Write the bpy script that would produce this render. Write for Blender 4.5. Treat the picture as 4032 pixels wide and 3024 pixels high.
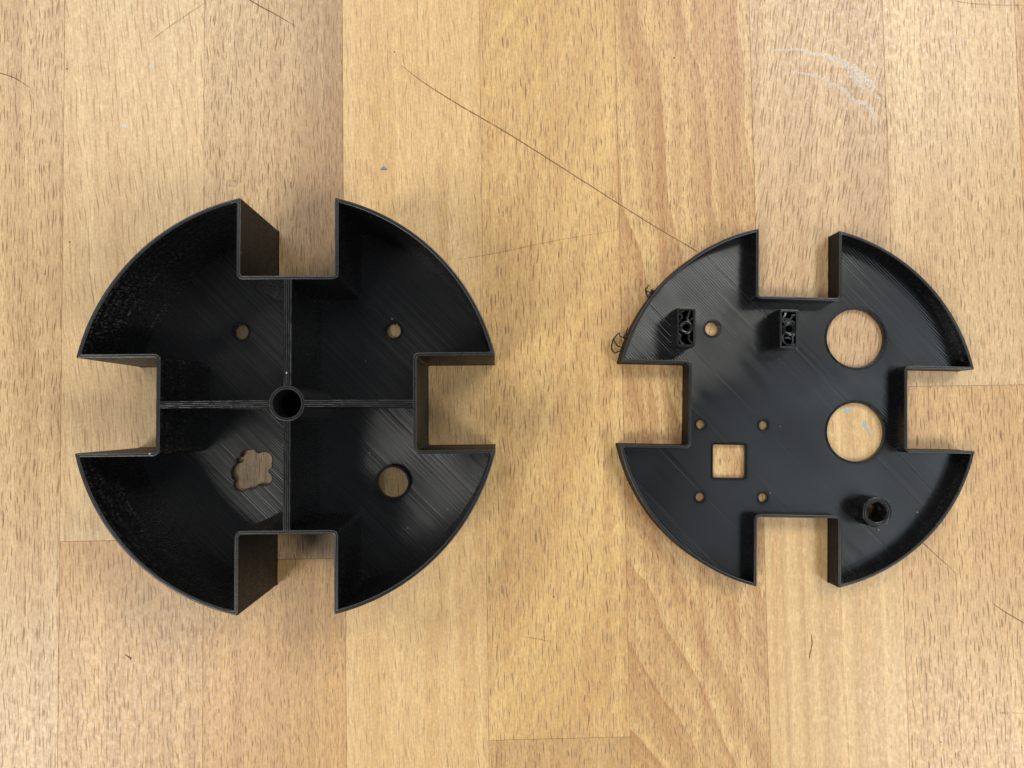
import bpy, math, random
from mathutils import Vector, Matrix
from mathutils.geometry import tessellate_polygon

for o in list(bpy.data.objects):
    bpy.data.objects.remove(o, do_unlink=True)
scene = bpy.context.scene
col = scene.collection
MM = 0.001                                   # everything below is written in millimetres
rnd = random.Random(11)

# ------------------------------------------------------------------ camera
cam_d = bpy.data.cameras.new('camera')
cam_d.sensor_width = 36.0
cam_d.lens = 36.0 * 3056.8 / 4032.0
cam_d.clip_start = 0.01
cam_d.clip_end = 50.0
cam = bpy.data.objects.new('camera', cam_d)
col.objects.link(cam)
cam.matrix_world = (Matrix.Translation((0, 0, 0.26))
                    @ Matrix.Rotation(0.0424, 4, 'X') @ Matrix.Rotation(-0.02504, 4, 'Y'))
scene.camera = cam

# ------------------------------------------------------------------ room light
world = bpy.data.worlds.new('World')
scene.world = world
world.use_nodes = True
bg = world.node_tree.nodes['Background']
bg.inputs['Color'].default_value = (0.86, 0.90, 1.0, 1)
bg.inputs['Strength'].default_value = 0.165

def ceiling_lamp(x, y, z, sx, sy, power, color=(1.0, 0.985, 0.92)):
    d = bpy.data.lights.new('ceiling_lamp', 'AREA')
    d.shape = 'RECTANGLE'
    d.size, d.size_y = sx, sy
    d.energy = power
    d.color = color
    o = bpy.data.objects.new('ceiling_lamp', d)
    col.objects.link(o)
    o.location = (x, y, z)
    o.rotation_euler = (Vector((0, 0, 0)) - Vector((x, y, z))).to_track_quat('-Z', 'Y').to_euler()
    return o

# fluorescent troffers over the bench
ceiling_lamp(-1.30, -0.98, 2.1, 0.7, 1.2, 31)
ceiling_lamp(1.60, -1.12, 2.1, 0.6, 1.0, 28)
ceiling_lamp(-0.95, 1.25, 2.1, 1.3, 0.5, 19.5)
ceiling_lamp(1.15, 1.25, 2.1, 1.0, 0.5, 27)
ceiling_lamp(1.33, -0.03, 2.1, 0.60, 1.0, 4.8, (0.80, 0.93, 1.0))

scene.view_settings.view_transform = 'Standard'
scene.view_settings.look = 'None'
scene.view_settings.exposure = 0.0
scene.view_settings.gamma = 1.0
scene.view_settings.use_curve_mapping = False
scene.render.engine = 'CYCLES'

# ------------------------------------------------------------------ node helper
class NB:
    def __init__(self, name):
        self.m = bpy.data.materials.new(name)
        self.m.use_nodes = True
        self.t = self.m.node_tree
        self.t.nodes.clear()
        self.out = self.t.nodes.new('ShaderNodeOutputMaterial')
        self.b = self.t.nodes.new('ShaderNodeBsdfPrincipled')
        self.t.links.new(self.b.outputs[0], self.out.inputs['Surface'])
    def put(self, sock, v):
        if isinstance(v, bpy.types.NodeSocket):
            self.t.links.new(v, sock)
        elif v is not None:
            if isinstance(v, (tuple, list)) and len(v) == 3 and sock.type == 'RGBA':
                v = (*v, 1)
            sock.default_value = v
    def math(self, op, a, b=None, c=None, clamp=False):
        n = self.t.nodes.new('ShaderNodeMath'); n.operation = op; n.use_clamp = clamp
        for i, v in enumerate((a, b, c)):
            if v is not None: self.put(n.inputs[i], v)
        return n.outputs[0]
    def vec(self, op, a, b=None, s=None):
        n = self.t.nodes.new('ShaderNodeVectorMath'); n.operation = op
        self.put(n.inputs[0], a)
        if b is not None: self.put(n.inputs[1], b)
        if s is not None: self.put(n.inputs['Scale'], s)
        return n.outputs['Value'] if op in ('DOT_PRODUCT', 'LENGTH') else n.outputs[0]
    def comb(self, x=0.0, y=0.0, z=0.0):
        n = self.t.nodes.new('ShaderNodeCombineXYZ')
        for i, v in enumerate((x, y, z)): self.put(n.inputs[i], v)
        return n.outputs[0]
    def sep(self, v):
        n = self.t.nodes.new('ShaderNodeSeparateXYZ'); self.put(n.inputs[0], v)
        return n.outputs[0], n.outputs[1], n.outputs[2]
    def coord(self, which='Object'):
        return self.t.nodes.new('ShaderNodeTexCoord').outputs[which]
    def noise(self, v, scale=1.0, detail=2.0, rough=0.5, dim='3D', w=None):
        n = self.t.nodes.new('ShaderNodeTexNoise'); n.noise_dimensions = dim
        if dim == '1D': self.put(n.inputs['W'], w)
        else: self.put(n.inputs['Vector'], v)
        n.inputs['Scale'].default_value = scale
        n.inputs['Detail'].default_value = detail
        n.inputs['Roughness'].default_value = rough
        return n.outputs['Fac'] if 'Fac' in n.outputs else n.outputs[0]
    def vor(self, v, scale=1.0, rand=0.85, dim='2D'):
        n = self.t.nodes.new('ShaderNodeTexVoronoi'); n.voronoi_dimensions = dim
        self.put(n.inputs['Vector'], v)
        n.inputs['Scale'].default_value = scale
        n.inputs['Randomness'].default_value = rand
        return n.outputs['Distance'], n.outputs['Color']
    def rng(self, v, a, b, c=0.0, d=1.0, smooth=False):
        n = self.t.nodes.new('ShaderNodeMapRange'); n.clamp = True
        if smooth: n.interpolation_type = 'SMOOTHSTEP'
        for i, x in enumerate((v, a, b, c, d)): self.put(n.inputs[i], x)
        return n.outputs[0]
    def mix(self, f, a, b, blend='MIX'):
        n = self.t.nodes.new('ShaderNodeMix'); n.data_type = 'RGBA'; n.blend_type = blend
        self.put(n.inputs[0], f); self.put(n.inputs[6], a); self.put(n.inputs[7], b)
        return n.outputs[2]
    def white(self, w):
        n = self.t.nodes.new('ShaderNodeTexWhiteNoise'); n.noise_dimensions = '1D'
        self.put(n.inputs['W'], w)
        return n.outputs['Value']
    def bump(self, h, dist, strength=1.0, normal=None):
        n = self.t.nodes.new('ShaderNodeBump')
        self.put(n.inputs['Height'], h)
        n.inputs['Distance'].default_value = dist
        n.inputs['Strength'].default_value = strength
        if normal is not None: self.put(n.inputs['Normal'], normal)
        return n.outputs[0]
    def geo(self, which='Normal'):
        return self.t.nodes.new('ShaderNodeNewGeometry').outputs[which]

# ------------------------------------------------------------------ beech
def beech(seed, light=(0.60, 0.40, 0.225), dark=(0.44, 0.27, 0.135), band=0.6, freq=0.10, slope=0.0,
          warp=8.0, fleck=0.2, fstr=0.8, slant=0.0, fw=0.95, fl=11.5, fine=0.65, fcol=(0.150, 0.066, 0.027),
          quarter=0.0, side=None, curve=0.0, ring=0.3, lines=0.30):
    n = NB('beech')
    p = n.vec('SCALE', n.coord(), s=1000.0)
    px, py, pz = n.sep(p)
    q = n.vec('ADD', p, (seed * 37.3, seed * 91.7, seed * 3.1))
    x, y, z = n.sep(q)
    # growth rings
    wv = n.noise(n.comb(n.math('MULTIPLY', x, 0.022), n.math('MULTIPLY', y, 0.009), seed), 1.0, 2.0)
    s = n.math('ADD', x, n.math('MULTIPLY', py, slope))
    if curve:
        s = n.math('ADD', s, n.math('MULTIPLY', n.math('MULTIPLY', py, py), curve))
    s = n.math('ADD', s, n.math('MULTIPLY', wv, warp * 2))
    b1 = n.noise(None, freq, 2.5, 0.55, '1D', s)
    b1 = n.rng(b1, 0.36, 0.66, 0, 1, True)
    b2 = n.noise(n.comb(n.math('MULTIPLY', s, 0.35), n.math('MULTIPLY', y, 0.02), 0), 1.0, 3.0)
    bandv = n.math('ADD', n.math('MULTIPLY', b1, 0.62), n.math('MULTIPLY', n.rng(b2, 0.36, 0.64), 0.38))
    c = n.mix(n.math('MULTIPLY', bandv, min(1.0, band * 1.3)), light, dark)
    # thin dark latewood lines at the edge of a ring
    saw = n.math('FRACT', n.math('MULTIPLY', s, freq * 1.15))
    late = n.rng(saw, 0.86, 0.995, 0, 1)
    late = n.math('MULTIPLY', late, n.rng(n.noise(n.comb(n.math('MULTIPLY', x, 0.05), n.math('MULTIPLY', y, 0.012), 7.0)), 0.42 - 0.3 * quarter, 0.62 - 0.3 * quarter))
    c = n.mix(n.math('MULTIPLY', late, lines), c, (dark[0] * 0.72, dark[1] * 0.68, dark[2] * 0.62))
    grow = n.math('POWER', saw, 2.2)
    c = n.mix(n.math('MULTIPLY', n.math('MULTIPLY', grow, n.rng(b2, 0.25, 0.7, 0.5, 1.0)), ring), c, dark)
    if side:
        e = n.rng(n.math('ADD', px, n.math('MULTIPLY', wv, 9.0)), side[0], side[1], 0, side[2], True)
        c = n.mix(e, c, (dark[0] * 0.80, dark[1] * 0.76, dark[2] * 0.76))
    # big soft mottling and patches of wear
    mot = n.noise(n.comb(n.math('MULTIPLY', x, 0.03), n.math('MULTIPLY', y, 0.014), 2.0), 1.0, 3.0)
    c = n.mix(n.rng(mot, 0.35, 0.75, 0, 0.28), c, (light[0] * 0.82, light[1] * 0.72, light[2] * 0.62))
    # long streaks running with the grain
    sx_ = n.math('ADD', x, n.math('MULTIPLY', y, slant * 0.5))
    stk = n.noise(n.comb(n.math('MULTIPLY', sx_, 0.30), n.math('MULTIPLY', y, 0.007), 12.0), 1.0, 4.0, 0.6)
    c = n.mix(n.rng(stk, 0.48, 0.68, 0, 0.50), c, (dark[0] * 0.90, dark[1] * 0.80, dark[2] * 0.76))
    c = n.mix(n.rng(stk, 0.30, 0.46, 0.40, 0), c, (light[0] * 1.10, light[1] * 1.13, light[2] * 1.16))
    # fibre
    xs = n.math('ADD', x, n.math('MULTIPLY', y, slant))
    wob = n.noise(n.comb(n.math('MULTIPLY', x, 0.10), n.math('MULTIPLY', y, 0.05), 4.0), 1.0, 2.0)
    xs = n.math('ADD', xs, n.math('MULTIPLY', wob, 3.0))
    fib = n.noise(n.comb(n.math('MULTIPLY', xs, 2.2), n.math('MULTIPLY', y, 0.16), 0), 1.0, 3.0, 0.6)
    c = n.mix(1.0, c, n.comb(*[n.rng(fib, 0.25, 0.75, 0.76, 1.20)] * 3), 'MULTIPLY')
    grain = n.noise(n.comb(n.math('MULTIPLY', xs, 1.5), n.math('MULTIPLY', y, 0.9), 5.0), 1.0, 2.0, 0.6)
    c = n.mix(1.0, c, n.comb(*[n.rng(grain, 0.3, 0.7, 0.87, 1.12)] * 3), 'MULTIPLY')
    # ray flecks: staggered spindle-shaped dashes, each column and dash with its own size and tone
    def dashes(cw, ln_, hw, hl, keep, sd):
        u = n.math('ADD', n.math('DIVIDE', xs, cw), sd)
        ci = n.math('FLOOR', u)
        v = n.math('ADD', n.math('DIVIDE', y, ln_), n.math('MULTIPLY', n.white(n.math('ADD', ci, sd * 3.7)), 13.0))
        cj = n.math('FLOOR', v)
        w = n.t.nodes.new('ShaderNodeTexWhiteNoise'); w.noise_dimensions = '2D'
        n.put(w.inputs['Vector'], n.comb(ci, cj, 0))
        ra, rb, rc = n.sep(w.outputs['Color'])
        rd = w.outputs['Value']
        dx = n.math('MULTIPLY', n.math('SUBTRACT', n.math('SUBTRACT', n.math('FRACT', u), 0.5), n.math('MULTIPLY', n.math('SUBTRACT', ra, 0.5), 0.55)), cw)
        dy = n.math('MULTIPLY', n.math('SUBTRACT', n.math('SUBTRACT', n.math('FRACT', v), 0.5), n.math('MULTIPLY', n.math('SUBTRACT', rb, 0.5), 0.3)), ln_)
        hy = n.math('MULTIPLY', n.math('ADD', 0.45, n.math('MULTIPLY', rc, 0.75)), hl)
        t_ = n.math('DIVIDE', dy, hy)
        prof = n.math('MULTIPLY', n.math('SUBTRACT', 1.0, n.math('MULTIPLY', t_, t_), clamp=True), n.math('MULTIPLY', n.math('ADD', 0.65, n.math('MULTIPLY', rd, 0.6)), hw))
        e = n.math('SUBTRACT', prof, n.math('ABSOLUTE', dx))
        m = n.rng(e, 0.0, hw * 0.38, 0, 1)
        return n.math('MULTIPLY', n.math('MULTIPLY', m, n.math('ADD', 0.55, n.math('MULTIPLY', rb, 0.6))), n.math('LESS_THAN', rd, keep), clamp=True)
    k_ = fleck / 0.2
    m2 = dashes(fw * 0.62, fl * 0.42, 0.12, fl * 0.16, 0.7, 5.0)
    c = n.mix(n.math('MULTIPLY', m2, fine), c, fcol)
    dens = n.rng(n.noise(n.comb(n.math('MULTIPLY', x, 0.06), n.math('MULTIPLY', y, 0.03), 9.0)), 0.3, 0.65, 0.9, 1.0)
    mask = n.math('MULTIPLY', n.math('MAXIMUM', dashes(fw * 1.45, fl * 0.78, 0.235 * k_, fl * 0.29 * k_, 0.86, 0.0), dashes(fw * 2.3, fl * 0.95, 0.20 * k_, fl * 0.22 * k_, 0.6, 11.0)), dens)
    c = n.mix(n.math('MULTIPLY', mask, fstr * 0.88), c, fcol)
    if quarter:
        # quarter-sawn face: broad straight stripes with lacy rays across them
        st = n.noise(None, 0.23, 2.0, 0.6, '1D', n.math('ADD', x, n.math('MULTIPLY', wv, 4.0)))
        c = n.mix(n.math('MULTIPLY', n.rng(st, 0.35, 0.68, 0, 0.55), quarter), c, (0.40, 0.235, 0.10))
        lace = n.noise(n.comb(n.math('MULTIPLY', x, 0.75), n.math('MULTIPLY', y, 0.36), 1.0), 1.0, 5.0, 0.72)
        c = n.mix(n.math('MULTIPLY', n.rng(lace, 0.52, 0.64, 0, 0.34), quarter), c, (0.72, 0.55, 0.36))
        c = n.mix(n.math('MULTIPLY', n.rng(lace, 0.30, 0.44, 0.40, 0), quarter), c, (0.38, 0.21, 0.09))
    n.put(n.b.inputs['Base Color'], n.mix(1.0, c, (1.070, 1.095, 1.060), 'MULTIPLY'))
    n.b.inputs['Specular IOR Level'].default_value = 0.60
    rg = n.noise(n.comb(n.math('MULTIPLY', x, 0.8), n.math('MULTIPLY', y, 0.5), 3.0), 1.0, 3.0, 0.6)
    n.put(n.b.inputs['Roughness'], n.rng(rg, 0.3, 0.7, 0.28, 0.46))
    h = n.math('SUBTRACT', n.math('MULTIPLY', fib, 0.25), mask)
    h = n.math('ADD', h, n.math('MULTIPLY', n.noise(n.comb(n.math('MULTIPLY', x, 0.35), n.math('MULTIPLY', y, 0.22), 6.0), 1.0, 3.0), 0.6))
    n.put(n.b.inputs['Normal'], n.bump(h, 0.00005, 0.7))
    return n.m

# ------------------------------------------------------------------ black filament plastic
def dusty(n, base):
    p = n.vec('SCALE', n.coord(), s=1000.0)
    d, k = n.vor(p, 0.16, 1.0, '3D')
    r, g, b = n.sep(k)
    speck = n.math('MULTIPLY', n.math('LESS_THAN', d, n.math('MULTIPLY', r, 0.045)), n.math('GREATER_THAN', g, 0.35))
    haze = n.noise(p, 0.11, 4.0, 0.6)
    c = n.mix(n.rng(haze, 0.45, 0.8, 0, 0.5), base, (0.007, 0.007, 0.008))
    return n.mix(speck, c, (0.42, 0.40, 0.36))

def plastic(name, kind, base=(0.0032, 0.0032, 0.0038), rough=0.22, pitch=0.84, amp=0.36, heavy=None, spec=0.5):
    n = NB(name)
    p = n.vec('SCALE', n.coord(), s=1000.0)
    x, y, z = n.sep(p)
    nrm = n.geo('Normal')
    if kind == 'raster':                      # flat skins: diagonal roads
        s = n.math('MULTIPLY', n.math('ADD', x, y), 0.70711)
        t = n.math('MULTIPLY', n.math('SUBTRACT', x, y), 0.70711)
        wb = n.noise(n.comb(n.math('MULTIPLY', s, 0.12), n.math('MULTIPLY', t, 0.06), 0), 1.0, 1.0)
        ln = n.math('DIVIDE', n.math('ADD', s, n.math('MULTIPLY', wb, 0.5)), pitch)
        ph = n.math('MULTIPLY', ln, 2 * math.pi)
        line = n.white(n.math('FLOOR', ln))
        brk = n.noise(p, 0.2, 2.0)
        a = n.math('ADD', 0.82, n.math('MULTIPLY', line, 0.36))
        patch = n.rng(n.noise(p, 0.035, 2.0), 0.38, 0.62, 0.55, 1.2)
        a = n.math('MULTIPLY', n.math('MULTIPLY', a, patch), amp)
        if heavy:                             # where the nozzle left prouder roads
            k = n.math('ADD', n.math('MULTIPLY', x, heavy[0]), n.math('MULTIPLY', y, heavy[1]))
            a = n.math('MULTIPLY', a, n.rng(k, heavy[2], heavy[3], heavy[4], 1.0, True))
        off = n.vec('SCALE', (0.70711, 0.70711, 0.0), s=n.math('MULTIPLY', n.math('COSINE', ph), a))
        strk = n.noise(None, 0.9, 3.0, 0.65, '1D', s)
        off = n.vec('ADD', off, n.vec('SCALE', (0.70711, 0.70711, 0.0), s=n.math('MULTIPLY', n.math('SUBTRACT', strk, 0.5), 0.115)))
        nrm = n.vec('ADD', nrm, off)
        rv = n.math('ADD', n.rng(strk, 0.3, 0.7, rough - 0.03, rough + 0.05), n.math('MULTIPLY', n.math('SUBTRACT', line, 0.5), 0.06))
    elif kind == 'layers':                    # upright walls: stacked layers
        wb = n.noise(p, 0.25, 2.0)
        ln = n.math('DIVIDE', n.math('ADD', z, n.math('MULTIPLY', wb, 0.06)), 0.3)
        line = n.white(n.math('FLOOR', ln))
        brk = n.noise(n.vec('MULTIPLY', p, (2.2, 2.2, 0.5)), 1.0, 3.0, 0.6)
        a = n.math('MULTIPLY', n.math('ADD', 0.3, n.math('MULTIPLY', line, 0.9)), n.rng(brk, 0.46, 0.64, 0.55, 3.4))
        o1 = n.math('MULTIPLY', n.math('COSINE', n.math('MULTIPLY', ln, 2 * math.pi)), n.math('MULTIPLY', a, amp * 1.6))
        o2 = n.math('MULTIPLY', n.math('SUBTRACT', line, 0.5), amp * 0.4)
        nrm = n.vec('ADD', nrm, n.vec('SCALE', (0, 0, 1.0), s=n.math('ADD', o1, o2)))
        rv = n.rng(brk, 0.3, 0.7, rough - 0.06, rough + 0.08)
    else:                                     # small prints and top beads
        brk = n.noise(p, 1.4, 3.0, 0.6)
        rv = n.rng(brk, 0.3, 0.7, rough - 0.06, rough + 0.10)
    nrm = n.vec('NORMALIZE', nrm)
    nrm = n.bump(n.noise(p, 2.2, 2.0, 0.6), 0.00003, 0.15 if kind == 'raster' else 0.6, nrm)
    n.put(n.b.inputs['Normal'], nrm)
    n.put(n.b.inputs['Base Color'], dusty(n, base))
    n.put(n.b.inputs['Roughness'], rv)
    n.b.inputs['Specular IOR Level'].default_value = spec
    return n.m

M_FLOOR = plastic('black_filament_flat', 'raster', base=(0.0065, 0.0067, 0.0078), rough=0.27, pitch=0.72, amp=0.26, heavy=(0.8, -0.6, 5.0, 42.0, 0.38))  # same plastic as the walls; lighter base paints in the floor-to-wall shading
M_LIDFLOOR = plastic('black_filament_smooth_flat', 'raster', base=(0.0034, 0.0035, 0.0040), pitch=0.80, amp=0.33, rough=0.215, heavy=(-0.7, 0.7, 12.0, 44.0, 0.40))
M_WALL = plastic('black_filament_layers', 'layers', amp=0.30, rough=0.28, spec=0.5)
M_OUTER = plastic('black_filament_outer_layers', 'layers', amp=0.22, rough=0.45, spec=0.18)
M_BEAD = plastic('black_filament_bead', 'bead', base=(0.011, 0.011, 0.012), rough=0.31)  # same black plastic, base colour lifted so rims and divider tops look lit
M_SHINY = plastic('black_filament_gloss', 'bead', base=(0.003, 0.003, 0.0035), rough=0.24)

# ------------------------------------------------------------------ mesh helper
def build(name, verts, faces, mat, parent=None, smooth=True, angle=35):
    me = bpy.data.meshes.new(name)
    me.from_pydata([(v[0] * MM, v[1] * MM, v[2] * MM) for v in verts], [], faces)
    me.validate()
    for m in (mat if isinstance(mat, (list, tuple)) else [mat]):
        me.materials.append(m)
    if smooth:
        me.shade_smooth()
        me.set_sharp_from_angle(angle=math.radians(angle))
    o = bpy.data.objects.new(name, me)
    col.objects.link(o)
    if parent is not None: o.parent = parent
    return o

def loft(loops, close_v=False):
    """quads between loops with the same number of points"""
    n = len(loops[0]); vs = [v for l in loops for v in l]; fs = []
    m = len(loops)
    for k in range(m if close_v else m - 1):
        a, b = k * n, ((k + 1) % m) * n
        for i in range(n):
            j = (i + 1) % n
            fs.append((a + i, a + j, b + j, b + i))
    return vs, fs

def outline(R, w, d, r_in, r_tip, arc=26, seg=5):
    """round plate with four square notches, counter-clockwise; r_in rounds the notch corners, r_tip the tips"""
    pts = []
    e = math.sqrt(R * R - w * w)
    for k in range(4):
        c, s = math.cos(k * math.pi / 2), math.sin(k * math.pi / 2)
        q = []
        # notch around +x: lower wall -> bottom -> upper wall, then the arc to the next notch
        for i in range(seg + 1):              # corner (d,-w)
            a = -math.pi / 2 - (i / seg) * math.pi / 2
            q.append((d + r_in + r_in * math.cos(a + 0) , -w + r_in + r_in * math.sin(a)))
        for i in range(seg + 1):              # corner (d,w)
            a = math.pi - (i / seg) * math.pi / 2
            q.append((d + r_in + r_in * math.cos(a), w - r_in + r_in * math.sin(a)))
        # tip (e,w), softened with three points
        t0 = math.asin(w / R)
        q.append((e - r_tip, w))
        q.append((e - r_tip * 0.28, w + r_tip * 0.22))
        dt = r_tip / R
        t1 = math.pi / 2 - t0
        for i in range(arc + 1):
            t = t0 + dt + (t1 - t0 - 2 * dt) * i / arc
            q.append((R * math.cos(t), R * math.sin(t)))
        q.append((w + r_tip * 0.22, e - r_tip * 0.28))
        q.append((w, e - r_tip))
        pts += [(c * x - s * y, s * x + c * y) for x, y in q]
    return pts

def shell_loop(P, o, z):
    return [(x, y, z) for x, y in outline(P['R'] - o, P['w'] + o, P['d'] - o, P['r'] + o, P['tip'])]

def wall_ring(P, h, t, z0, name, parent):
    prof = [(0.0, z0), (-0.12, z0 + 0.05), (-0.12, z0 + 0.3), (0.0, z0 + 0.45), (0.0, h - 0.22), (0.05, h - 0.07), (0.16, h),
            (t * 0.5 - 0.10, h), (t * 0.5, h - 0.09), (t * 0.5 + 0.10, h), (t - 0.16, h), (t - 0.05, h - 0.07), (t, h - 0.22), (t, z0)]
    vs, fs = loft([shell_loop(P, o, z) for o, z in prof], True)
    o = build(name, vs, fs, [M_WALL, M_BEAD, M_OUTER], parent)
    n = len(vs) // len(prof)
    for i, p in enumerate(o.data.polygons):
        if 4 <= i // n <= 11: p.material_index = 1
        elif i // n <= 3: p.material_index = 2
    return o

def plate(name, P, t, zb, zt, holes, mat, parent):
    """flat skin with openings; a hole is (points, [(offset, dz)...]) with offsets measured outward from its edge"""
    out_ = [(x, y) for x, y, z in shell_loop(P, t * 0.5, 0)]
    loops2 = [out_]
    for pts in holes:
        loops2.append(offset_poly(pts, 0.95 * (0.35 if pts is flower else 1.0)))
    flat = [Vector((x, y, 0)) for l in loops2 for x, y in l]
    tris = tessellate_polygon([[Vector((x, y, 0)) for x, y in l] for l in loops2])
    N = len(flat)
    vs = [(v.x, v.y, zt) for v in flat] + [(v.x, v.y, zb) for v in flat]
    fs = []
    for a, b, c in tris:
        if (flat[b] - flat[a]).cross(flat[c] - flat[a]).z < 0: b, c = c, b
        fs.append((a, b, c)); fs.append((N + a, N + c, N + b))
    n0 = len(out_)
    for i in range(n0):
        j = (i + 1) % n0
        fs.append((i, N + i, N + j, j))
    start = n0
    for pts, lp in zip(holes, loops2[1:]):
        n = len(pts)
        prev = list(range(start, start + n))
        for off, z in ((0.86, zt - 0.20), (0.74, zt - 0.20), (0.62, zt + 0.04), (0.48, zt + 0.05), (0.38, zt - 0.12), (0.28, zt + 0.04), (0.12, zt + 0.02), (0.0, zt - 0.14), (0.0, zb + 0.02), (0.3, zb)):
            ring = [(x, y, z) for x, y in offset_poly(pts, off * (0.35 if pts is flower else 1.0))]
            b0 = len(vs); vs += ring
            cur = list(range(b0, b0 + n))
            for i in range(n):
                j = (i + 1) % n
                fs.append((prev[j], prev[i], cur[i], cur[j]))
            prev = cur
        low = list(range(N + start, N + start + n))
        for i in range(n):
            j = (i + 1) % n
            fs.append((prev[j], prev[i], low[i], low[j]))
        start += n
    return build(name, vs, fs, mat, parent, angle=25)

def offset_poly(pts, d):
    if not d: return list(pts)
    n = len(pts); res = []
    for i in range(n):
        p0, p1, p2 = (Vector(pts[(i + k) % n]) for k in (-1, 0, 1))
        a = (p1 - p0).normalized(); b = (p2 - p1).normalized()
        na, nb = Vector((a.y, -a.x)), Vector((b.y, -b.x))
        m = na + nb
        m = m / max(0.6, (1 + na.dot(nb))) if m.length > 1e-6 else na
        res.append((p1.x + m.x * d, p1.y + m.y * d))
    return res

def circle(cx, cy, r, n=48, jag=0.0):
    return [(cx + (r + rnd.uniform(-jag, jag)) * math.cos(2 * math.pi * i / n), cy + (r + rnd.uniform(-jag, jag)) * math.sin(2 * math.pi * i / n)) for i in range(n)]

def round_rect(x0, y0, x1, y1, r=0.5, seg=4):
    pts = []
    for cx, cy, a0 in ((x1 - r, y1 - r, 0), (x0 + r, y1 - r, 90), (x0 + r, y0 + r, 180), (x1 - r, y0 + r, 270)):
        for i in range(seg + 1):
            a = math.radians(a0 + 90 * i / seg)
            pts.append((cx + r * math.cos(a), cy + r * math.sin(a)))
    return pts

def tube_ring(name, cx, cy, prof, mat, parent, n=56, jag=0.0):
    loops = []
    js = [rnd.uniform(-jag, jag) for _ in range(n)]
    for r, z in prof:
        loops.append([(cx + (r + js[i]) * math.cos(2 * math.pi * i / n), cy + (r + js[i]) * math.sin(2 * math.pi * i / n), z) for i in range(n)])
    vs, fs = loft(loops, True)
    fs = [f[::-1] for f in fs]
    return build(name, vs, fs, mat, parent)

def strand(name, pts, rad, mat, parent, sides=7):
    """bent thread of filament through 3-D points (Catmull-Rom), tapering to its ends"""
    P = [Vector(p) for p in pts]
    Q = []
    for i in range(len(P) - 1):
        p0, p1, p2, p3 = P[max(i - 1, 0)], P[i], P[i + 1], P[min(i + 2, len(P) - 1)]
        for k in range(6):
            t = k / 6
            Q.append(0.5 * ((2 * p1) + (p2 - p0) * t + (2 * p0 - 5 * p1 + 4 * p2 - p3) * t * t + (3 * p1 - p0 - 3 * p2 + p3) * t ** 3))
    Q.append(P[-1])
    vs, fs = [], []
    for i, q in enumerate(Q):
        d = (Q[min(i + 1, len(Q) - 1)] - Q[max(i - 1, 0)]).normalized()
        u = d.cross(Vector((0, 0, 1)))
        u = u.normalized() if u.length > 1e-4 else Vector((1, 0, 0))
        v = u.cross(d)
        f = i / (len(Q) - 1)
        r = rad * (0.55 + 0.45 * math.sin(math.pi * min(1, max(0, f)))) * rnd.uniform(0.85, 1.15)
        for k in range(sides):
            a = 2 * math.pi * k / sides
            vs.append(tuple(q + (u * math.cos(a) + v * math.sin(a)) * r))
    for i in range(len(Q) - 1):
        for k in range(sides):
            j = (k + 1) % sides
            fs.append((i * sides + k, i * sides + j, (i + 1) * sides + j, (i + 1) * sides + k))
    fs.append(tuple(range(sides))[::-1])
    fs.append(tuple(range((len(Q) - 1) * sides, len(Q) * sides)))
    return build(name, vs, fs, mat, parent, angle=70)

def thing(name, x, y, z, rz, label, cat):
    o = bpy.data.objects.new(name, None)
    col.objects.link(o)
    o.empty_display_size = 0.02
    o.location = (x * MM, y * MM, z * MM)
    o.rotation_euler = (0, 0, rz)
    o['label'] = label; o['category'] = cat
    return o

# ------------------------------------------------------------------ the bench top
sub = NB('glue_line')
sub.b.inputs['Base Color'].default_value = (0.16, 0.085, 0.04, 1)
sub.b.inputs['Roughness'].default_value = 0.7
TX0, SW, NCOL = -142.37, 46.57, 7
XL, XR, YB, YT = TX0 - 4 * SW, TX0 + 10 * SW, -330.0, 360.0
def box(x0, x1, y0, y1, z0, z1):
    v = [(x, y, z) for z in (z0, z1) for y in (y0, y1) for x in (x0, x1)]
    return v, [(0, 2, 3, 1), (4, 5, 7, 6), (0, 1, 5, 4), (2, 6, 7, 3), (0, 4, 6, 2), (1, 3, 7, 5)]
v_, f_ = box(XL, XR, YB, YT, -38.0, -2.0)
table = build('table_top', v_, f_, sub.m, None, smooth=False)
table.rotation_euler = (0, 0, 0.01371)
table['kind'] = 'structure'
table['label'] = 'pale beech butcher block table top of glued staves with scratches'

def plank(x0, x1, y0, y1, mat):
    """stave with a softly eased top edge"""
    g, b = 0.035, 0.10
    x0 += g; x1 -= g; y0 += g; y1 -= g
    dz = rnd.uniform(-0.012, 0.0)
    loops = []
    for o, z in ((0, -1.99), (0, -b * 0.6 + dz), (b * 0.4, dz - 0.01), (b, dz)):
        loops.append([(x0 + o, y0 + o, z), (x1 - o, y0 + o, z), (x1 - o, y1 - o, z), (x0 + o, y1 - o, z)])
    vs, fs = loft(loops)
    fs.append((12, 13, 14, 15)); fs.append((3, 2, 1, 0))
    return build('plank', vs, fs, mat, table, smooth=False)

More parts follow.
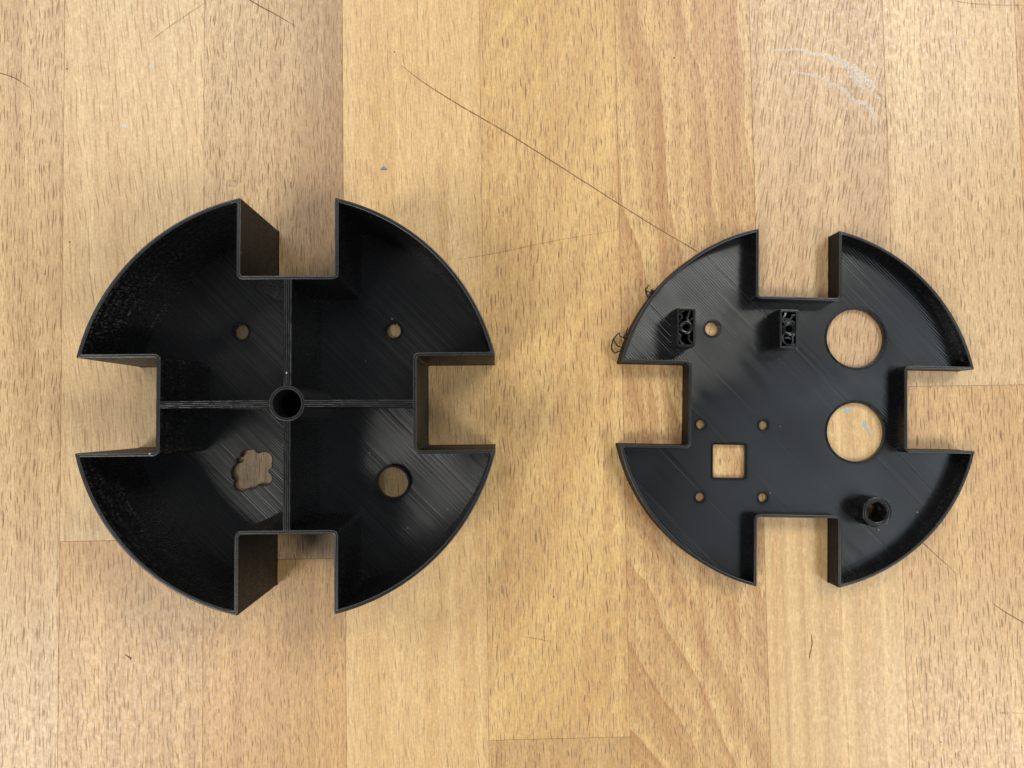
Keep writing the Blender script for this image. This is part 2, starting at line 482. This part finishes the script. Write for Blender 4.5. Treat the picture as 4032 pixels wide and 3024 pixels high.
mats = {
 'a': beech(1, (0.573, 0.379, 0.201), (0.440, 0.281, 0.145), band=0.7, freq=0.075, slope=0.06, fleck=0.20, fstr=0.85, fine=0.6),
 'b': beech(2, (0.614, 0.424, 0.229), (0.512, 0.335, 0.174), band=0.5, freq=0.10, slope=0.10, fleck=0.21, fstr=0.65, fw=1.35, fl=16, slant=0.09, fine=0.32, fcol=(0.227, 0.111, 0.050), ring=0.55, lines=0.55),
 'b2': beech(3, (0.556, 0.332, 0.148), (0.419, 0.244, 0.110), band=0.7, freq=0.085, slope=-0.04, fleck=0.19, fstr=0.8, slant=0.03, fine=0.55, ring=0.6),
 'c': beech(4, (0.562, 0.374, 0.201), (0.420, 0.266, 0.136), band=0.65, freq=0.07, slope=-0.08, fleck=0.20, fstr=0.9, fine=0.8, side=(-74, -50, 0.95)),
 'c2': beech(5, (0.556, 0.327, 0.139), (0.419, 0.234, 0.096), band=0.7, freq=0.09, slope=0.03, fleck=0.18, fstr=0.75, fw=0.85, fl=9, fine=0.6, ring=0.6),
 'd': beech(6, (0.641, 0.424, 0.206), (0.556, 0.346, 0.152), band=0.5, freq=0.08, slope=-0.02, fleck=0.205, fstr=0.68, fw=1.2, fl=13, slant=0.03, fine=0.35, fcol=(0.227, 0.107, 0.044)),
 'e': beech(7, (0.630, 0.408, 0.176), (0.512, 0.302, 0.126), band=0.8, freq=0.045, slope=-0.42, warp=14, fleck=0.19, fstr=0.9, fine=0.6, fl=12.5, ring=0.45),
 'e2': beech(8, (0.545, 0.337, 0.152), (0.451, 0.268, 0.118), band=0.6, freq=0.06, slope=-0.1, fleck=0.19, fstr=0.9, fine=0.6),
 'f': beech(9, (0.630, 0.415, 0.190), (0.400, 0.205, 0.080), band=0.62, freq=0.060, slope=0.36, warp=18, fleck=0.18, fstr=0.8, fw=0.85, fl=9, fine=0.7, curve=-0.0012, ring=1.0, lines=0.45),
 'g': beech(10, (0.583, 0.384, 0.201), (0.450, 0.281, 0.150), band=0.7, freq=0.06, slope=0.05, fleck=0.225, fstr=0.85, slant=-0.16, fine=0.5, fcol=(0.165, 0.077, 0.032), side=(118, 137, 0.4)),
 'g2': beech(11, (0.640, 0.425, 0.200), (0.500, 0.295, 0.120), band=0.35, freq=0.135, slope=0.01, warp=2, fleck=0.10, fstr=0.35, fine=0.12, quarter=1.0, ring=0.75, lines=0.75),
 'h': beech(12, (0.603, 0.409, 0.220), (0.501, 0.325, 0.169), band=0.6, freq=0.07, slope=-0.05, fleck=0.18, fstr=0.85, fine=0.5, fcol=(0.165, 0.077, 0.032)),
 'h2': beech(13, (0.587, 0.365, 0.168), (0.471, 0.283, 0.126), band=0.7, freq=0.07, slope=0.05, fleck=0.20, fstr=0.9, fine=0.55),
}
layout = {0: [('a',)], 1: [('b2', -38.7), ('b',)], 2: [('c2', -45.9), ('c',)], 3: [('d',)], 4: [('e2', -106.2), ('e',)],
          5: [('f',)], 6: [('g2', 10.5), ('g',)], 7: [('h2', 8.3), ('h',)], 8: [('d', -60.0), ('b2',)],
          9: [('a',)], -1: [('h', 40.0), ('c2',)], -2: [('e',)], -3: [('d',)]}
for ci in range(-3, 11):
    x0 = TX0 + (ci - 1) * SW
    spec = layout.get(ci, [('h2',)])
    y = YB
    for it in spec:
        y1 = it[1] if len(it) > 1 else YT
        plank(x0, x0 + SW, y, y1, mats[it[0]])
        y = y1

# marks on the bench: thin films lying on the staves
def film(name, color, rough=0.6, alpha=1.0, breakup=None, thr=(0.4, 0.6)):
    n = NB(name)
    n.b.inputs['Base Color'].default_value = (*color, 1)
    n.b.inputs['Roughness'].default_value = rough
    n.b.inputs['Specular IOR Level'].default_value = 0.2
    if breakup or alpha < 1:
        a = alpha
        if breakup:
            p = n.vec('SCALE', n.coord(), s=1000.0)
            a = n.math('MULTIPLY', n.rng(n.noise(p, breakup, 4.0, 0.65), thr[0], thr[1]), alpha)
        n.put(n.b.inputs['Alpha'], a)
    return n.m
M_SCR = film('scratch_stain', (0.19, 0.10, 0.045), 0.7, 0.68, 0.5, (0.2, 0.5))
M_SCR2 = film('faint_scratch_stain', (0.28, 0.17, 0.08), 0.7, 0.38, 0.4, (0.3, 0.6))
M_CHALK = film('chalk_film', (0.86, 0.82, 0.76), 0.8, 0.70, 1.1, (0.38, 0.58))
M_CHALK2 = film('faint_chalk_film', (0.84, 0.78, 0.70), 0.8, 0.6, 0.9, (0.36, 0.56))
M_PAINT = film('blue_grey_paint', (0.30, 0.40, 0.42), 0.45)
M_DARK = film('dark_nick', (0.15, 0.075, 0.035), 0.8, 0.8)
M_SMUDGE = film('grey_smudge', (0.16, 0.14, 0.12), 0.8, 0.30, 0.7, (0.42, 0.62))

def ribbon(name, pts, widths, mat, z=0.03, jag=0.15):
    P = [Vector((x, y)) for x, y in pts]
    Q, W = [], []
    for i in range(len(P) - 1):
        p0, p1, p2, p3 = P[max(i - 1, 0)], P[i], P[i + 1], P[min(i + 2, len(P) - 1)]
        w0, w1 = widths[i], widths[i + 1]
        for k in range(8):
            t = k / 8
            Q.append(0.5 * ((2 * p1) + (p2 - p0) * t + (2 * p0 - 5 * p1 + 4 * p2 - p3) * t * t + (3 * p1 - p0 - 3 * p2 + p3) * t ** 3))
            W.append(w0 + (w1 - w0) * t)
    Q.append(P[-1]); W.append(widths[-1])
    vs, fs = [], []
    for i, q in enumerate(Q):
        d = (Q[min(i + 1, len(Q) - 1)] - Q[max(i - 1, 0)]).normalized()
        nv = Vector((-d.y, d.x)) * W[i] * 0.5
        a = q + nv * rnd.uniform(1 - jag, 1 + jag); b = q - nv * rnd.uniform(1 - jag, 1 + jag)
        vs += [(a.x, a.y, z), (b.x, b.y, z)]
    for i in range(len(Q) - 1):
        fs.append((2 * i, 2 * i + 1, 2 * i + 3, 2 * i + 2))
    return build(name, vs, fs, mat, table, smooth=False)

def blob(name, cx, cy, rx, ry, rot, mat, z=0.035, n=22, jag=0.18):
    vs = [(cx, cy, z + 0.01)]
    for i in range(n):
        a = 2 * math.pi * i / n
        k = 1 + rnd.uniform(-jag, jag)
        x, y = rx * k * math.cos(a), ry * k * math.sin(a)
        vs.append((cx + x * math.cos(rot) - y * math.sin(rot), cy + x * math.sin(rot) + y * math.cos(rot), z))
    return build(name, vs, [(0, 1 + i, 1 + (i + 1) % n) for i in range(n)], mat, table, smooth=False)

ribbon('scratch', [(-29.5, 120.0), (-21.4, 113.6), (-8.6, 105.3), (7.0, 95.9), (30.4, 80.6), (53.7, 65.3), (69.3, 55.7), (78.7, 49.2)],
       [0.10, 0.32, 0.42, 0.42, 0.38, 0.34, 0.30, 0.26], M_SCR)
ribbon('scratch', [(139.2, -39.4), (146.8, -46.9), (156.0, -55.6)], [0.35, 0.3, 0.1], M_SCR, 0.032)
ribbon('scratch', [(-85.0, 145.5), (-77.3, 140.7), (-71.0, 137.2), (-64.8, 133.3)], [0.4, 0.42, 0.35, 0.12], M_SCR, 0.034)
ribbon('scratch', [(-166.0, 118.4), (-159.0, 116.1), (-153.6, 112.6)], [0.35, 0.35, 0.12], M_SCR, 0.031)
ribbon('scratch', [(-114.5, 128.0), (-106.8, 133.9), (-95.5, 141.7)], [0.12, 0.45, 0.3], M_SCR2, 0.033)
ribbon('scratch', [(-11.6, 53.0), (3.3, 55.5), (22.1, 59.3), (42.6, 62.6)], [0.2, 0.35, 0.35, 0.15], M_SCR2, 0.036)
ribbon('scratch', [(167.5, -65.3), (172.3, -68.6), (182.0, -74.4)], [0.12, 0.35, 0.35], M_SCR, 0.031)
ribbon('scratch', [(162.5, 142.1), (172.1, 140.8), (189.0, 140.4)], [0.3, 0.5, 0.4], M_SCR2, 0.030)
ribbon('scratch', [(168.2, -101.4), (180.0, -101.8)], [0.3, 0.25], M_SCR2, 0.030)
ribbon('scratch', [(9.4, -73.0), (13.0, -73.4), (17.6, -74.5)], [0.12, 0.4, 0.15], M_SCR2, 0.030, 0.4)
ribbon('chalk_mark', [(97.7, 124.6), (106.7, 125.0), (112.2, 123.5), (117.8, 122.3), (122.2, 120.6), (126.6, 118.1), (130.4, 114.4), (133.2, 110.8)],
       [0.4, 0.9, 1.2, 1.7, 2.1, 2.4, 3.0, 1.2], M_CHALK, 0.035, 0.35)
ribbon('chalk_mark', [(102.0, 117.0), (108.1, 116.7), (113.6, 115.3), (118.6, 113.0), (123.0, 110.5), (124.6, 107.9), (130.1, 105.6), (132.3, 102.8), (133.2, 98.3)],
       [0.3, 0.6, 1.0, 0.9, 1.6, 1.4, 1.5, 1.2, 0.8], M_CHALK2, 0.037, 0.4)
ribbon('chalk_mark', [(124.0, 117.2), (127.0, 114.5), (130.0, 111.0)], [0.6, 3.6, 0.8], M_CHALK2, 0.033, 0.4)
ribbon('rub_mark', [(132.8, 111.0), (135.8, 107.9), (137.4, 103.9), (139.2, 101.7)], [0.4, 1.1, 0.9, 0.4], M_SMUDGE, 0.031, 0.4)
blob('paint_spot', 120.1, 0.3, 1.55, 0.62, 0.05, M_PAINT)
blob('paint_spot', 125.8, -4.6, 0.75, 1.05, 0.2, M_PAINT)
ribbon('paint_spot', [(126.2, -5.2), (126.9, -6.6), (127.5, -8.0)], [0.8, 0.55, 0.25], M_PAINT, 0.045, 0.3)
ribbon('dark_fissure', [(105.3, -73.8), (105.6, -76.5), (105.2, -79.0), (104.7, -80.5), (104.6, -82.4)], [0.12, 0.5, 0.35, 0.55, 0.15], M_SCR, 0.03, 0.45)
ribbon('dark_nick', [(-121.0, -75.7), (-119.4, -76.8), (-118.6, -78.0)], [0.15, 0.8, 0.2], M_SCR, 0.03, 0.4)
ribbon('pale_nick', [(-119.0, -77.2), (-118.0, -78.6), (-117.0, -80.2)], [0.2, 0.55, 0.15], M_CHALK, 0.034, 0.4)
blob('smudge', -86.1, 79.5, 1.6, 1.2, 0.3, M_SMUDGE)
for bx, by, rr in ((-113.5, 120.0, 0.9), (-122.0, 99.5, 1.1), (-106.8, 124.0, 0.6), (-122.3, 144.0, 0.8), (165.0, 128.2, 0.8)):
    blob('pale_dent', bx, by, rr, rr * 0.8, 0.4, M_CHALK2, 0.036, 14, 0.35)
for bx, by in ((-141.5, 119.0), (-31.6, 124.6), (64.0, 122.2), (148.0, -110.5), (19.5, -60.0), (-140.0, 60.3)):
    blob('dark_dot', bx, by, 0.32, 0.26, 0.3, M_DARK, 0.032, 10, 0.3)

# ------------------------------------------------------------------ open tray with four compartments
tray = thing('compartment_tray', -57.92, 3.69, 0.0, 0.0067,
             'deep black 3D-printed round tray with four open compartments and notched sides', 'tray')
PB = dict(R=60.3, w=13.32, d=36.45, r=0.7, tip=0.45)
HB, TB = 39.8, 1.12
wall_ring(PB, HB, TB, 0.03, 'outer_wall', tray)
flower = [(-24.73, -15.81), (-24.29, -15.02), (-23.68, -14.55), (-22.72, -14.45), (-21.75, -14.42), (-21.23, -14.11), (-20.61, -14.34), (-19.90, -15.06), (-19.11, -15.54), (-18.41, -15.19), (-17.70, -15.04), (-16.91, -15.05), (-16.21, -15.21), (-15.50, -15.63), (-14.97, -16.34), (-14.67, -17.14), (-14.66, -18.02), (-15.05, -18.93), (-14.83, -19.16), (-14.76, -19.82), (-15.21, -20.40), (-15.83, -20.92), (-15.86, -21.71), (-15.29, -22.21), (-14.88, -22.96), (-14.76, -23.84), (-14.98, -24.72), (-15.54, -25.42), (-16.33, -25.85), (-17.20, -26.03), (-18.17, -25.88), (-19.40, -25.59), (-19.66, -26.26), (-20.18, -26.78), (-20.97, -27.21), (-21.85, -27.11), (-22.51, -26.79), (-22.98, -27.10), (-23.68, -27.57), (-24.56, -27.79), (-25.52, -27.69), (-26.31, -27.21), (-26.84, -26.54), (-27.04, -25.74), (-26.86, -24.86), (-26.56, -23.99), (-27.21, -23.63), (-27.66, -22.83), (-27.81, -21.86), (-27.67, -20.89), (-27.24, -19.84), (-26.55, -19.06), (-25.76, -18.71), (-25.23, -18.59), (-26.03, -18.27), (-26.26, -17.74), (-26.03, -17.12), (-25.25, -16.90), (-24.58, -16.52)]
def area(p): return sum(p[i][0] * p[(i + 1) % len(p)][1] - p[(i + 1) % len(p)][0] * p[i][1] for i in range(len(p)))
if area(flower) < 0: flower = flower[::-1]
plate('base_plate', PB, TB, 0.05, 2.0, [circle(-25, 24.7, 2.28), circle(25.2, 24.7, 2.28), circle(25, -25.3, 4.95), flower], M_FLOOR, tray)
tube_ring('collar', 25, -25.3, [(4.95, 0.12), (4.95, 3.6), (5.05, 3.75), (5.6, 3.75), (5.72, 3.6), (5.75, 0.12)], M_WALL, tray, 48, 0.04)
tube_ring('center_tube', 0, 0.15, [(3.98, 0.06), (3.98, HB - 0.15), (4.08, HB - 0.02), (4.40, HB), (4.52, HB - 0.2), (4.64, HB + 0.03), (5.0, HB), (5.12, HB - 0.15), (5.12, 0.06)], [M_BEAD], tray, 64, 0.05)
cap = circle(0, 0.15, 4.2, 40)
build('tube_bottom', [(x, y, 2.1) for x, y in cap] + [(x, y, 0.07) for x, y in cap], [tuple(range(40)), tuple(range(79, 39, -1))] + [(i, 40 + i, 40 + (i + 1) % 40, (i + 1) % 40) for i in range(40)], M_FLOOR, tray)

def divider(ang, r0, r1, wd, parent, cx=0, cy=0.15):
    """upright web whose top shows the side-by-side beads"""
    beads = 4; bw = wd / beads
    prof = [(-wd / 2, 1.8), (-wd / 2, HB - 0.25)]
    for b in range(beads):
        u = -wd / 2 + b * bw
        dz = rnd.uniform(-0.16, 0.03)
        prof += [(u + bw * 0.12, HB - 0.13 + dz), (u + bw * 0.35, HB - 0.01 + dz), (u + bw * 0.65, HB - 0.01 + dz), (u + bw * 0.88, HB - 0.13 + dz), (u + bw * 0.995, HB - 0.34)]
    prof += [(wd / 2, HB - 0.28), (wd / 2, 1.8)]
    n = 30; vs, fs = [], []; m = len(prof)
    for i in range(n + 1):
        t = r0 + (r1 - r0) * i / n
        for u, z in prof:
            j = rnd.uniform(-0.035, 0.035) if z > HB - 0.33 else 0
            x, y = t, u
            vs.append((cx * (1 - i / n) + x * math.cos(ang) - y * math.sin(ang), cy * (1 - i / n) + x * math.sin(ang) + y * math.cos(ang), z + j))
    for i in range(n):
        for k in range(m - 1):
            a = i * m + k
            fs.append((a, a + m, a + m + 1, a + 1)[::-1])
    fs.append(tuple(range(m))); fs.append(tuple(range(n * m, n * m + m))[::-1])
    o = build('divider', vs, fs, [M_WALL, M_BEAD], parent)
    for p in o.data.polygons:
        if p.center.z > (HB - 0.36) * MM: p.material_index = 1
    return o
for k, wd in enumerate((2.2, 2.25, 2.2, 2.1)):
    divider(k * math.pi / 2, 4.86, PB['d'] - TB + 0.15, wd, tray)

# ------------------------------------------------------------------ shallow cover plate
lid = thing('cover_plate', 100.08, 3.25, 0.0, -0.0212,
            'shallow black 3D-printed round cover with two large holes, a square hole and standoffs', 'cover')
PL = dict(R=60.05, w=13.36, d=36.15, r=0.9, tip=0.5)
HL, TL = 8.3, 1.0
wall_ring(PL, HL, TL, 0.03, 'rim_wall', lid)
ZL = 2.0
plate('base_plate', PL, TL, 0.05, ZL,
      [circle(-26.92, 25.67, 2.28), circle(21.95, 23.6, 9.82, 72), circle(22.1, -8.05, 9.82, 72), circle(-30.37, -6.45, 1.42, 32), circle(-9.27, -6.38, 1.42, 32),
       circle(-30.33, -30.65, 1.42, 32), circle(-9.27, -30.45, 1.42, 32), round_rect(-26.15, -24.05, -15.3, -13.1), circle(25.4, -33.75, 3.15)], M_LIDFLOOR, lid)
tube_ring('tube_post', 25.4, -33.75, [(3.2, 0.5), (3.2, 9.4), (3.3, 9.58), (3.55, 9.66), (3.72, 9.48), (3.9, 9.7), (4.14, 9.7), (4.3, 9.48), (4.5, 9.66), (4.8, 9.55), (4.92, 9.35), (4.92, 1.9)], [M_WALL, M_BEAD], lid, 44, 0.12)
for _p in bpy.data.objects['tube_post'].data.polygons:
    if _p.center.z > 9.45 * MM: _p.material_index = 1
for _v in bpy.data.objects['tube_post'].data.vertices:
    if _v.co.z > 9.3 * MM: _v.co.z += rnd.uniform(-0.04, 0.04) * MM

def standoff(cx, cy, webs):
    """hollow printed block, its open top showing ring and infill webs"""
    w, h, t, zt = 3.12, 6.35, 0.86, 10.5
    root = None
    loops = []
    for o, z in ((0, 1.9), (0, zt - 0.2), (0.06, zt - 0.05), (0.18, zt), (t * .45, zt), (t * .5, zt - 0.09), (t * .55, zt), (t - 0.12, zt), (t, zt - 0.15), (t, 1.9)):
        loops.append([(cx + x, cy + y, z) for x, y in round_rect(-w + o, -h + o, w - o, h - o, max(0.12, 0.45 - o * 0.4), 3)])
    vs, fs = loft(loops, True)
    root = build('standoff_block', vs, fs, [M_WALL], lid)
    tube_ring('screw_ring', cx, cy, [(1.18, 2.05), (1.18, zt - 0.2), (1.28, zt - 0.08), (1.55, zt - 0.02), (1.68, zt - 0.16), (1.82, zt - 0.02), (2.1, zt - 0.1), (2.22, zt - 0.25), (2.22, 2.05)], [M_SHINY], root, 30, 0.06)
    for pts in webs:
        P = [(cx + x, cy + y) for x, y in pts]
        vs, fs = [], []
        for i, (x, y) in enumerate(P):
            a = Vector(P[max(i - 1, 0)]); b = Vector(P[min(i + 1, len(P) - 1)])
            d = (b - a).normalized(); nx, ny = -d.y * 0.30, d.x * 0.30
            zz = zt - 0.35 + rnd.uniform(-0.2, 0.15)
            vs += [(x + nx, y + ny, 2.05), (x + nx, y + ny, zz), (x - nx, y - ny, zz), (x - nx, y - ny, 2.05)]
        for i in range(len(P) - 1):
            for k in range(3):
                fs.append((4 * i + k, 4 * i + k + 1, 4 * i + 5 + k, 4 * i + 4 + k)[::-1])
        fs.append((0, 1, 2, 3)); e = 4 * (len(P) - 1); fs.append((e + 3, e + 2, e + 1, e))
        build('infill_web', vs, fs, M_SHINY, root, angle=50)
    return root
standoff(-37.8, 24.95, [[(-2.4, 4.6), (-1.6, 4.2), (-1.2, 3.3), (-2.0, 2.2), (-2.4, 1.6)], [(1.3, 5.6), (0.9, 4.3), (0.5, 2.9), (0.9, 1.9)], [(2.4, 3.2), (1.6, 2.6), (1.0, 2.0)],
                        [(0.5, -2.0), (1.2, -2.6), (0.9, -3.6), (1.5, -4.6), (2.4, -5.2)], [(-2.4, -2.0), (-1.6, -2.5), (-2.0, -3.6), (-1.6, -4.8), (-0.6, -5.6)], [(-2.4, 5.1), (-1.4, 5.0), (-0.7, 5.7)],
                        [(-2.45, -0.9), (-2.0, -0.5)], [(2.45, 0.9), (2.0, 0.5)]])
standoff(-4.12, 25.2, [[(-0.8, 5.6), (-1.2, 4.4), (-2.0, 3.4), (-1.8, 2.4), (-0.9, 1.9)], [(2.4, 4.7), (1.2, 4.5), (0.9, 3.6), (0.3, 3.1), (-0.9, 3.3), (-1.6, 3.2)], [(-1.2, 2.6), (0.2, 2.5), (1.5, 2.6), (2.1, 1.6)],
                       [(-1.6, -1.6), (-2.0, -2.6), (-1.6, -4.0), (-0.6, -5.0), (0.9, -5.3), (2.2, -5.0)], [(2.0, -1.5), (1.3, -2.6), (1.5, -3.8), (1.2, -5.1)], [(-1.3, -3.0), (-0.2, -2.8), (0.9, -3.2)],
                       [(-2.45, 0.9), (-2.0, 0.5)], [(2.45, -0.8), (2.0, -0.5)]])

def z_path(pts, z0, dz):
    return [(x, y, z0 + dz * math.sin(i * 1.3) + 0.05) for i, (x, y) in enumerate(pts)]
for pts, r, z0 in (
    ([(-58.19, 23.58), (-59.22, 22.7), (-60.24, 21.26), (-60.69, 19.54), (-60.57, 18.03), (-59.7, 16.72), (-58.95, 17.12), (-57.2, 17.7)], 0.27, 2.6),
    ([(-59.95, 21.4), (-59.66, 20.32), (-58.79, 19.2), (-56.9, 18.7)], 0.22, 2.4),
    ([(-58.19, 23.58), (-58.08, 22.44), (-57.41, 22.17), (-55.4, 21.7)], 0.20, 2.6),
    ([(-55.56, 25.35), (-55.64, 24.59), (-55.92, 24.2), (-56.1, 23.25), (-56.65, 22.1), (-56.3, 21.34), (-55.2, 21.93)], 0.26, 2.8),
    ([(-48.71, 39.79), (-49.18, 39.01), (-49.64, 38.43), (-49.44, 37.48), (-49.15, 36.72), (-48.85, 35.78), (-47.2, 36.38)], 0.30, 2.8),
    ([(-49.45, 37.86), (-48.3, 37.32), (-47.73, 38.09), (-47.16, 37.92), (-47.72, 37.14), (-48.48, 36.55), (-48.66, 35.59), (-46.9, 36.9)], 0.28, 2.9)):
    strand('plastic_string', z_path(pts, z0, 0.35), r, M_SHINY, lid)

# ------------------------------------------------------------------ loose chip on the bench
chipm = NB('blue_grey_chip')
chipm.b.inputs['Base Color'].default_value = (0.16, 0.20, 0.30, 1)
chipm.b.inputs['Roughness'].default_value = 0.45
cv = [(-1.1, -0.55, 0), (1.15, -0.5, 0), (1.0, -0.1, 0), (-0.15, 0.85, 0), (-1.0, -0.1, 0),
      (-0.85, -0.45, 0.35), (0.9, -0.42, 0.3), (0.75, -0.1, 0.45), (-0.18, 0.6, 0.7), (-0.75, -0.1, 0.45)]
chip = build('plastic_chip', cv, [(4, 3, 2, 1, 0), (0, 1, 6, 5), (1, 2, 7, 6), (2, 3, 8, 7), (3, 4, 9, 8), (4, 0, 5, 9), (5, 6, 7), (5, 7, 9), (7, 8, 9)], chipm.m, None, smooth=False)
chip.location = (-36.7 * MM, 83.9 * MM, 0.02 * MM)
chip['label'] = 'tiny blue-grey triangular plastic chip lying loose on the bare wood'
chip['category'] = 'chip'
